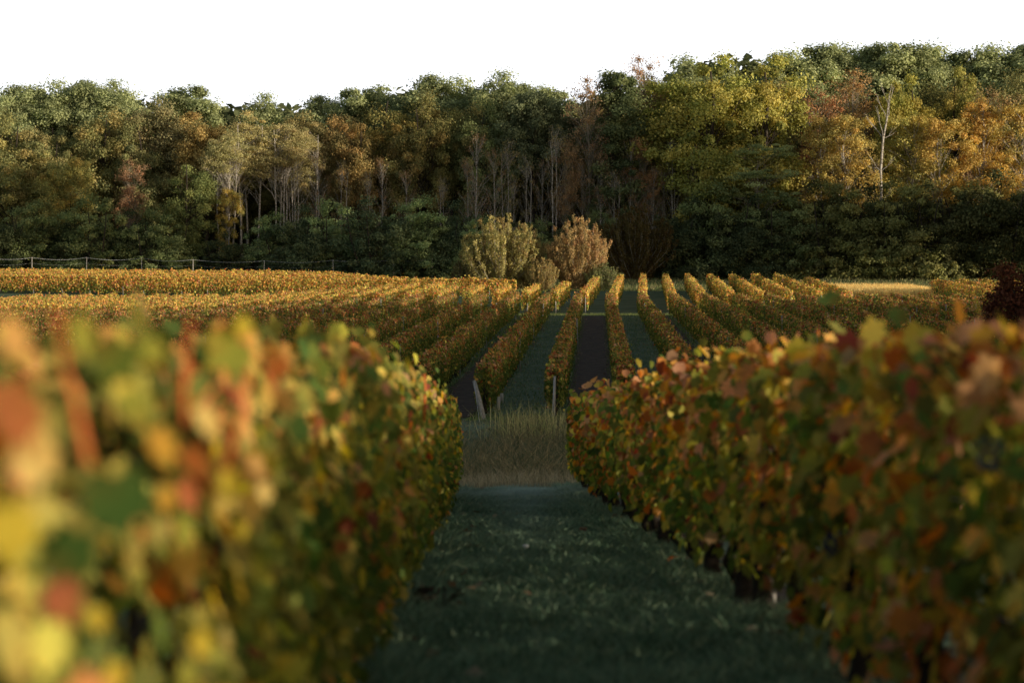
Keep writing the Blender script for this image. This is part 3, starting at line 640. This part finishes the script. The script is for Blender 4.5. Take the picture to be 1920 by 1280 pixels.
def put(kind, var, x, y, h, w, name, label, cat, group=None, tint=(1, 1, 1), rot=None, seed=0):
    me_c, me_t, H0 = K[kind][var % len(K[kind])]
    z = gzf(x, y) - .05
    o = thing(name, label, cat, (x, y, z), group)
    s = h/H0; o.scale = (w*s, w*s, s); o.rotation_euler = (0, 0, (rot if rot is not None else (seed*2.399) % 6.28))
    c = link('crown', me_c, o); c.color = (*tint, 1)
    link('trunk', me_t, o)
    return o
def tree_px(kind, var, px, vtop, Y, w, name, label, cat, group=None, tint=(1, 1, 1)):
    x = (px-960)/F*Y; ztop = (640-vtop)/F*Y + CZ; h = ztop - gzf(x, Y)
    return put(kind, var, x, Y, h, w, name, label, cat, group, tint, seed=px)

# (kind, variant, px, top v, Y, width factor, name, label, tint)
FRONT = [
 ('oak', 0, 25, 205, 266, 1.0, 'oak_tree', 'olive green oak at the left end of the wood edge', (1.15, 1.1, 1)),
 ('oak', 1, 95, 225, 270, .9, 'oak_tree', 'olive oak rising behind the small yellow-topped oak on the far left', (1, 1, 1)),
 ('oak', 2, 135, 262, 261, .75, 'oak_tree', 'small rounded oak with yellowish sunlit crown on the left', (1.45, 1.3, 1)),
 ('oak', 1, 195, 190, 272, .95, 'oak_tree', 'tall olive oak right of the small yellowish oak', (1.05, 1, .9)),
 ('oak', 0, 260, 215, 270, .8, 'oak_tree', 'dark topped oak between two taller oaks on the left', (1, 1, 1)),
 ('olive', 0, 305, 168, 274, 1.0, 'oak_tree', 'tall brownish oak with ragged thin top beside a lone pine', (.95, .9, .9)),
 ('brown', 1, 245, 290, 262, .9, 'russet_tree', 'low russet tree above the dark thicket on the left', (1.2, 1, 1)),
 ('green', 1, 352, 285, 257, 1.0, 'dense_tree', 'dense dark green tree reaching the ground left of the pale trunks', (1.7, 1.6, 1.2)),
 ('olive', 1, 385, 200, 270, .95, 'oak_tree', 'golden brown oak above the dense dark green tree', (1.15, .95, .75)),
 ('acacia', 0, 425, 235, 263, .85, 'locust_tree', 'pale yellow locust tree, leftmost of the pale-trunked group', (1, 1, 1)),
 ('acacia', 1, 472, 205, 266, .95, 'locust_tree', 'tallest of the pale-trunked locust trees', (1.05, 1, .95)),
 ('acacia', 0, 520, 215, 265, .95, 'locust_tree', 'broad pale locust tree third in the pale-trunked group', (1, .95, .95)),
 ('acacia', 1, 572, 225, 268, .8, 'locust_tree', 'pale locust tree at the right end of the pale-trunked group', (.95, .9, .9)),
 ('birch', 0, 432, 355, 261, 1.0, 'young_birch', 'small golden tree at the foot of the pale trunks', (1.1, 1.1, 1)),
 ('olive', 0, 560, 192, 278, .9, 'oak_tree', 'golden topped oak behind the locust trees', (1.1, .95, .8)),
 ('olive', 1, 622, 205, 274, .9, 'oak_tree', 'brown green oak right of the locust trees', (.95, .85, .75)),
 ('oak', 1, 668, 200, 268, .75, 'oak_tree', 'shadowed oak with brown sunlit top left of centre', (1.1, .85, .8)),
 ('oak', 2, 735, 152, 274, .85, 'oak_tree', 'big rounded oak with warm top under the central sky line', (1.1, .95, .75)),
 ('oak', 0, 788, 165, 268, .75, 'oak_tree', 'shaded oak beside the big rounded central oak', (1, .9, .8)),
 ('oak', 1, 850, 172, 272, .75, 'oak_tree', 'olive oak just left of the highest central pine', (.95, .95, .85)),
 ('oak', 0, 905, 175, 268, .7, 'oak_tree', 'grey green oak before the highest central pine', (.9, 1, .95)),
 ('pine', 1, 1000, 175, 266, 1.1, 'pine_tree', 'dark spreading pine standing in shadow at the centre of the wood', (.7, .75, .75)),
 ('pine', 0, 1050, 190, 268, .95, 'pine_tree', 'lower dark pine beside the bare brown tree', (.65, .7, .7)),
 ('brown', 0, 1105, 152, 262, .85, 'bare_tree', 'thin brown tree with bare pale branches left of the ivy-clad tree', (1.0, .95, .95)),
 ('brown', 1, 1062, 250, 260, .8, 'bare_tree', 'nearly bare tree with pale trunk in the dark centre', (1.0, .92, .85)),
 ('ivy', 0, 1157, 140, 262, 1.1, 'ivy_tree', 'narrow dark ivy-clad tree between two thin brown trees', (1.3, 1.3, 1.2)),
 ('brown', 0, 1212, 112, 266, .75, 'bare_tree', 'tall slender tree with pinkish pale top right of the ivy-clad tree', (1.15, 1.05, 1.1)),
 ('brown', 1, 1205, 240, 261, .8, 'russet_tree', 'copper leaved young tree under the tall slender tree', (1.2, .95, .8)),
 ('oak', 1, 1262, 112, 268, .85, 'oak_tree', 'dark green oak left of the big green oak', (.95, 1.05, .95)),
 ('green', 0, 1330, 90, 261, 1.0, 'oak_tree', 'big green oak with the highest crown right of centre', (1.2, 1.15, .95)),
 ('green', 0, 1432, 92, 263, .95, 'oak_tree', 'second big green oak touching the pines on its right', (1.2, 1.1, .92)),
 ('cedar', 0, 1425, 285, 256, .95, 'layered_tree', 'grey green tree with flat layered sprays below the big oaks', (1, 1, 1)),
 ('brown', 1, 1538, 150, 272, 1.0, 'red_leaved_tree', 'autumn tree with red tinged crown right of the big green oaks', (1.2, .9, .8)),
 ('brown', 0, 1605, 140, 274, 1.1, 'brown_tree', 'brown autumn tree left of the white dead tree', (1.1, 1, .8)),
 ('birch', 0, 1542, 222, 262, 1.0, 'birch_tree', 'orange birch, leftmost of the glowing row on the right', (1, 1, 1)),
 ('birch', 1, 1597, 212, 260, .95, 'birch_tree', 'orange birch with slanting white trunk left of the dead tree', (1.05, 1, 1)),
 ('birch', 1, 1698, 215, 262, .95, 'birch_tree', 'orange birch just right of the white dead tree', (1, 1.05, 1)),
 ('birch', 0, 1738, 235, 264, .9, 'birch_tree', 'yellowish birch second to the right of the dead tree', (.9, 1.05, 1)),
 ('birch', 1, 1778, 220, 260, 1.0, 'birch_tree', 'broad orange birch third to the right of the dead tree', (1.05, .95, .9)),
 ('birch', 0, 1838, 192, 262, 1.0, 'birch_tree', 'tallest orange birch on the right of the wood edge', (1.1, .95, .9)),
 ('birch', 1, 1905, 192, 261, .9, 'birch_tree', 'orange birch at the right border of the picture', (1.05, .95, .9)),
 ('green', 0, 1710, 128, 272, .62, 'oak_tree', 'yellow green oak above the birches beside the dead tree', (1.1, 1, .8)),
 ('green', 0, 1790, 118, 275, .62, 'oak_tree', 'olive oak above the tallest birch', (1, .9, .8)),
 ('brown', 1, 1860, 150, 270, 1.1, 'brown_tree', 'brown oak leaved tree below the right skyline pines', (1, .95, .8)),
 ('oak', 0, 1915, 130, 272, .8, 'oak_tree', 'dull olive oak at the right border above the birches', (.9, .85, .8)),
]
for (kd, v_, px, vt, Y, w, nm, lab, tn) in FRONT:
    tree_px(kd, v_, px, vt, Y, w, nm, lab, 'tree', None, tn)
# pines on the skyline
PINES = [(8, 180, 282), (52, 162, 286), (92, 175, 284), (130, 148, 288), (170, 160, 285), (200, 150, 288), (228, 172, 284), (355, 164, 290), (500, 178, 292), (608, 182, 292), (668, 168, 288), (708, 160, 290), (820, 144, 286), (868, 165, 286),
         (945, 137, 280), (985, 160, 282), (1030, 170, 284), (1300, 105, 290), (1492, 98, 290), (1535, 90, 292), (1578, 84, 290), (1625, 84, 292), (1668, 84, 290), (1728, 90, 290), (1772, 90, 292), (1820, 98, 290), (1868, 92, 290), (1905, 82, 288), (1945, 84, 290)]
for i, (px, vt, Y) in enumerate(PINES):
    tree_px('pine', i, px, vt, Y, 1.0 + .25*((i*37) % 5)/5, 'pine_tree', f'green pine crown against the sky, {ORD[i+1]} skyline pine counted from the left', 'tree', 'pines along the skyline', (1.15, 1.2, 1.1))
# dead white tree
def dead_tree():
    r = rng(5); T = Tubes(); Y = 258.; x = (1655-960)/F*Y; zg = gzf(x, Y); H = (640-158)/F*Y+CZ-zg
    o = thing('dead_tree', 'bare white dead tree standing among the orange birches', 'tree', (x, Y, zg))
    p = np.array([(0, 0, -.2), (.05, 0, H*.2), (.15, 0, H*.4), (.1, .1, H*.55), (.35, 0, H*.72), (.75, 0, H*.82), (.9, 0, H*.9), (1.25, 0, H)]); p[:, 0] -= .3
    T.tube(p, [.2, .17, .15, .14, .12, .09, .06, .02], 7, cap=False)
    for (k, dx, dz, s) in ((3, -1.6, 2.0, .05), (3, 1.3, 1.2, .05), (4, -1.7, 2.4, .06), (4, -.9, 3.4, .05), (4, 1.2, .6, .04), (5, -1.3, 2.2, .05), (5, .2, 2.6, .04), (6, -.7, 1.7, .04), (6, .5, 1.7, .03), (2, 1.0, .8, .04), (2, -.9, .7, .03), (3, -2.0, 1.0, .04)):
        a = p[k]; e = a + np.array([dx, r.normal(0, .5), dz]); pts = limb(T, r, a, e, s, .012, .0, 5, .07)
        for q in range(3): limb(T, r, pts[2+q % 2], pts[3] + np.array([dx*r.uniform(.1, .5), r.normal(0, .3), r.uniform(.4, 1.2)]), s*.4, .01, 0, 3, .08, 4)
    link('trunk', T.mesh('trunk', M['bark_white']), o)
dead_tree()
# slim pale trunks in the shadowed centre
sl = [(895, 250), (955, 262), (1018, 300), (1042, 235), (1185, 255), (1245, 300), (715, 300), (560, 300), (595, 290), (690, 320), (1128, 300), (1262, 240), (1300, 270), (965, 330), (875, 300), (640, 300), (760, 320), (830, 330), (925, 280), (985, 290), (1090, 300), (1150, 320), (1225, 310), (1510, 330), (1575, 340), (1640, 300), (1690, 350), (1750, 330), (1815, 320)]
for i, (px, vt) in enumerate(sl):
    tree_px('slim', i, px, vt, 259.5+(i % 3), .8, 'slender_tree', f'slim thin-leaved tree with pale trunk, {ORD[i+1]} of its kind in the shaded wood', 'tree', 'slim trees in the shaded wood', (1., .9, .82))
# second storey filler trees
SKY = np.array([(-60, 200), (0, 190), (60, 180), (130, 170), (200, 172), (260, 190), (300, 185), (350, 185), (390, 205), (450, 198), (500, 192), (560, 200), (610, 198), (650, 200), (680, 182), (730, 165), (800, 165), (850, 175), (900, 175), (950, 165), (1000, 180),
                (1060, 192), (1100, 175), (1150, 165), (1210, 160), (1240, 150), (1300, 115), (1350, 108), (1430, 108), (1480, 120), (1530, 108), (1600, 100), (1700, 108), (1800, 115), (1870, 108), (1990, 95)], float)
rt = rng(321); cnt = 0
for (Y, step, dv0, dv1) in ((281, 62, 14, 60), (294, 74, 8, 40), (306, 90, 10, 30)):
    for px in np.arange(-40, 1980, step):
        cnt += 1; px = px + rt.uniform(-16, 16); vt = np.interp(px, SKY[:, 0], SKY[:, 1]) + rt.uniform(dv0, dv1)
        kd = ['oak', 'olive', 'oak', 'green', 'olive'][rt.integers(5)]; tn = rt.uniform(.75, 1.05)
        if kd == 'green': kd = 'oak'
        tree_px(kd, int(rt.integers(3)), px, vt, Y+rt.uniform(-3, 3), rt.uniform(.85, 1.1), 'oak_tree', 'olive brown oak packed among others deeper in the wood', 'tree', 'oaks deeper in the wood', (tn*1.05, tn*.98, tn*.85))
# thicket along the foot of the wood
th = [(-20, 395), (50, 380), (115, 400), (180, 370), (240, 400), (300, 395), (430, 440), (500, 402), (560, 392), (630, 380), (700, 378), (775, 372), (840, 385), (890, 410), (950, 420), (1010, 415), (1060, 410), (1130, 400), (1290, 380), (1345, 350), (1400, 375), (1465, 360),
      (1520, 350), (1580, 345), (1640, 355), (1700, 340), (1760, 350), (1820, 345), (1880, 330), (1940, 345)]
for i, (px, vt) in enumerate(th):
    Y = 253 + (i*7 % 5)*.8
    tree_px('thicket', i, px, vt, Y, 1.0, 'thicket_bush', f'dark shaded bush at the foot of the wood, {ORD[i+1]} from the left', 'bush', 'dark bushes along the foot of the wood', (1.05, 1.12, 1.15) if 480 < px < 900 else ((.95, .82, .7) if px > 1500 else (.75, .77, .75)))  # low tints put shade into the leaf colour, as at the left end
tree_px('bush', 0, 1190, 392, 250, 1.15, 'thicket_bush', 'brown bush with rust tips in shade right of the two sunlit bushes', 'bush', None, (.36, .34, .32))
# the two lit bushes and their low companions
tree_px('bush', 0, 936, 410, 216, 1.1, 'bush', 'larger olive gold sunlit bush, left of the pair at the field end', 'bush', None, (.95, 1.05, 1))
tree_px('bush', 1, 982, 416, 218, .7, 'bush', 'tall sunlit bush grown against the right side of the left bush', 'bush', None, (.95, 1.0, 1))
tree_px('bush', 1, 1084, 404, 216, .86, 'bush', 'pinkish gold sunlit bush with upright stems, right of the pair', 'bush', None, (1.1, 1.0, 1.1))
tree_px('bush', 0, 1018, 486, 214, 1.1, 'bush', 'low sunlit bush filling the gap between the two tall bushes', 'bush', None, (1, 1, 1))
tree_px('bush', 1, 1130, 492, 215, 1.5, 'bush', 'low green bush at the right foot of the sunlit pair', 'bush', None, (.6, .8, .8))
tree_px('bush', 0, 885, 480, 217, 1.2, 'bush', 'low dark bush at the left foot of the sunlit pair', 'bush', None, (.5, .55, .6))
# deep wood mass behind everything
def deep_wood():
    r = rng(8); C = []
    for px in np.arange(-300, 2250, 17):
        for Y in (316, 322, 332):
            top = np.interp(px, SKY[:, 0], SKY[:, 1]) + 22
            x = (px-960)/F*Y; z0 = gzf(x, Y); z1 = (640-top)/F*Y+CZ
            for z in np.arange(z0-.5, z1, 1.9): C.append((x+r.normal(0, 1), Y+r.normal(0, 2), z+r.normal(0, .7)))
    C = np.array(C)
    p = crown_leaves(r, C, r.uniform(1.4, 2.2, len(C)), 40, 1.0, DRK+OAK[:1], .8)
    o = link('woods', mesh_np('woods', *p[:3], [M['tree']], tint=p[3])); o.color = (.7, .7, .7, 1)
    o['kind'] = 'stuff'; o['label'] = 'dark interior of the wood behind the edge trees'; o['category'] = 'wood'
deep_wood()
# maroon leaved small tree at the right border
def maroon():
    K['mar'] = [broad_tree(131, 4.5, 3.4, .05, 90, 150, .1, [(.03, .012, .009), (.045, .017, .011), (.03, .018, .01), (.06, .024, .014)], crad=.45, shape='round', trunk=.06, limbs=.5)]
    x = (1925-960)/F*66; put('mar', 0, x, 66, 4.5, 1.0, 'small_tree', 'small maroon leaved tree at the right border behind the near vines', 'tree')
maroon()
# brambles beside the near alley
K['brm'] = [broad_tree(141, .5, .9, 0, 26, 30, .05, [(.02, .015, .012), (.03, .02, .015), (.02, .022, .015)], crad=.12, shape='dome', multi=5, trunk=.006, limbs=.9)]
for (px, Y, lab) in ((812, 14, 'dark dead weeds at the foot of the near left vine row'),):
    x = (px-960)/F*Y; put('brm', 0, x, Y, .26, 1, 'weed_clump', lab, 'weeds', None, (1, 1, 1), rot=px*.1)

# unseen trees added beyond the right border, heights shaped to shade the fields
def shade_tree(x, y, ztop, w, kind='oak', var=0):
    h = ztop + CZ - gzf(x, y)
    put(kind, var, x, y, h, w, 'oak_tree', 'unseen tree added beyond the right border to shade the fields', 'tree', 'unseen shade trees along the right side', (1, 1, 1), seed=int(abs(y)*7))
for i, y in enumerate(np.arange(-6, 93, 4.6)): shade_tree(60+3*((i*5) % 3), y, 15.2 - (.8 if i % 3 == 0 else 0), 1.0*20/16*.85, 'oak', i)
for i, y in enumerate(np.arange(96, 110, 5)): shade_tree(61, y, 11.5, 1.2, 'oak', i)
for i, y in enumerate(np.arange(112, 152, 5)): shade_tree(61, y, 7.2, 1.6, 'oak', i)
for i, y in enumerate(np.arange(194, 232, 4.2)): shade_tree(62+4*(i % 2), y, 35.5 - (12 if i in (2, 3) else 0) - (3 if i % 4 == 1 else 0), .72, 'oak', i); shade_tree(71+4*(i % 2), y-5, 35, .72, 'oak', i+1) if i > 4 else None
for i, y in enumerate(np.arange(233, 268, 4.4)): shade_tree(63+3*(i % 2), y, float(np.interp(y, [233, 240, 265], [27, 21, 18.5])), .95, 'oak', i)
shade_tree(59, -27.5, 12.5, .62, 'oak', 1)  # lone tree added to shade the near right row
for y, v_ in ((179, 0), (185, 1), (189, 0)): shade_tree(61, y, 36, .62, 'pine', v_)  # high pine crowns added to shade the left foot of the wood
for i, (x, y, zt) in enumerate(((46, 178, 13), (47, 184, 12.5), (41, 160, 8), (44, 150, 8.5))): shade_tree(x, y, zt, .9, 'oak', i)  # closer trees added to darken the far right vines

# ------------------------------------------------------------------ wire fence along the far left field
fx = [(-30, 232), (60, 234), (162, 236), (266, 238), (362, 239), (495, 240), (625, 241), (738, 243), (810, 244)]
fr = thing('wire_fence', 'white wire fence with thin pale posts between the lit far left field and the wood', 'fence', ((160-960)/F*236, 236, gzf(-41, 236)))
fb = np.array(fr.location)
tops = []
for i, (px, Y) in enumerate(fx):
    x = (px-960)/F*Y; Y += 8; x = (px-960)/F*Y; zg = gzf(x, Y); zt = (640-[482, 483, 483, 484, 487, 489, 488, 487, 485][i])/F*Y+CZ
    T = Tubes(); T.tube([(0, 0, -.2), (.03*((i % 3)-1), 0, zt-zg+.05)], [.035, .03], 6); link('post', T.mesh('post', M['stake']), fr, (x-fb[0], Y-fb[1], zg-fb[2]))
    tops.append(np.array([x, Y, zt]))
T = Tubes()
for dz, rr in ((0, .010), (-.55, .003)):
    pts = []
    for a, b in zip(tops[:-1], tops[1:]):
        for t in np.linspace(0, 1, 8)[:-1]: pts.append(a+(b-a)*t + np.array([0, 0, dz-.22*math.sin(math.pi*t)]))
    T.tube(np.array(pts)-fb, rr, 4)
link('wire', T.mesh('wire', M['tape']), fr)

# ------------------------------------------------------------------ light
AZ = math.radians(32); EL = math.atan(.12)
sd = Vector((math.cos(AZ)*math.cos(EL), -math.sin(AZ)*math.cos(EL), math.sin(EL)))
ld = bpy.data.lights.new('sun', 'SUN'); ld.energy = 5.0; ld.angle = math.radians(.5); ld.color = (1, .86, .66)
lo = bpy.data.objects.new('sun', ld); COL.objects.link(lo); lo.rotation_euler = (-sd).to_track_quat('-Z', 'Y').to_euler(); lo.location = (80, -60, 40)
W = bpy.data.worlds.new('World'); SC.world = W; W.use_nodes = True; nt = W.node_tree; N = nt.nodes; L = nt.links
N.clear(); wo = N.new('ShaderNodeOutputWorld'); bg = N.new('ShaderNodeBackground'); sk = N.new('ShaderNodeTexSky'); sk.sky_type = 'NISHITA'; sk.sun_disc = False
sk.sun_elevation = EL; sk.sun_rotation = math.pi/2 + AZ; sk.dust_density = 2.0; sk.air_density = 1.2
bg.inputs[1].default_value = .12
# bright morning haze low in the sky
geo = N.new('ShaderNodeNewGeometry'); sep = N.new('ShaderNodeSeparateXYZ'); L.new(geo.outputs['Incoming'], sep.inputs[0])
tc = N.new('ShaderNodeTexCoord'); sep = N.new('ShaderNodeSeparateXYZ'); L.new(tc.outputs['Generated'], sep.inputs[0])
mr_ = N.new('ShaderNodeMapRange'); mr_.inputs[1].default_value = .15; mr_.inputs[2].default_value = .55; mr_.inputs[3].default_value = 1; mr_.inputs[4].default_value = 0; mr_.interpolation_type = 'SMOOTHSTEP'
L.new(sep.outputs['Z'], mr_.inputs[0])
fy = N.new('ShaderNodeMapRange'); fy.inputs[1].default_value = -.6; fy.inputs[2].default_value = .85; fy.inputs[3].default_value = .3; fy.inputs[4].default_value = 1; fy.interpolation_type = 'SMOOTHSTEP'; L.new(sep.outputs['Y'], fy.inputs[0])
mu = N.new('ShaderNodeMath'); mu.operation = 'MULTIPLY'; L.new(mr_.outputs[0], mu.inputs[0]); L.new(fy.outputs[0], mu.inputs[1])
mx = N.new('ShaderNodeMix'); mx.data_type = 'RGBA'; mx.blend_type = 'MIX'; L.new(mu.outputs[0], mx.inputs[0]); L.new(sk.outputs[0], mx.inputs[6]); mx.inputs[7].default_value = (11, 11.3, 11.8, 1)
L.new(mx.outputs[2], bg.inputs[0]); L.new(bg.outputs[0], wo.inputs[0])

# ------------------------------------------------------------------ camera
cd = bpy.data.cameras.new('camera'); cam = bpy.data.objects.new('camera', cd); COL.objects.link(cam); SC.camera = cam
cam.location = (0, 0, CZ); cam.rotation_euler = (math.pi/2, 0, 0)
cd.sensor_width = 36; cd.lens = F/1920*36; cd.clip_end = 6000; cd.clip_start = .05
cd.dof.use_dof = True; cd.dof.focus_distance = 115; cd.dof.aperture_fstop = 2.8
SC.view_settings.view_transform = 'Standard'; SC.view_settings.look = 'None'; SC.view_settings.exposure = 0
SC.cycles.max_bounces = 6; SC.cycles.diffuse_bounces = 3; SC.cycles.transmission_bounces = 4; SC.cycles.transparent_max_bounces = 4
SC.cycles.use_denoising = True
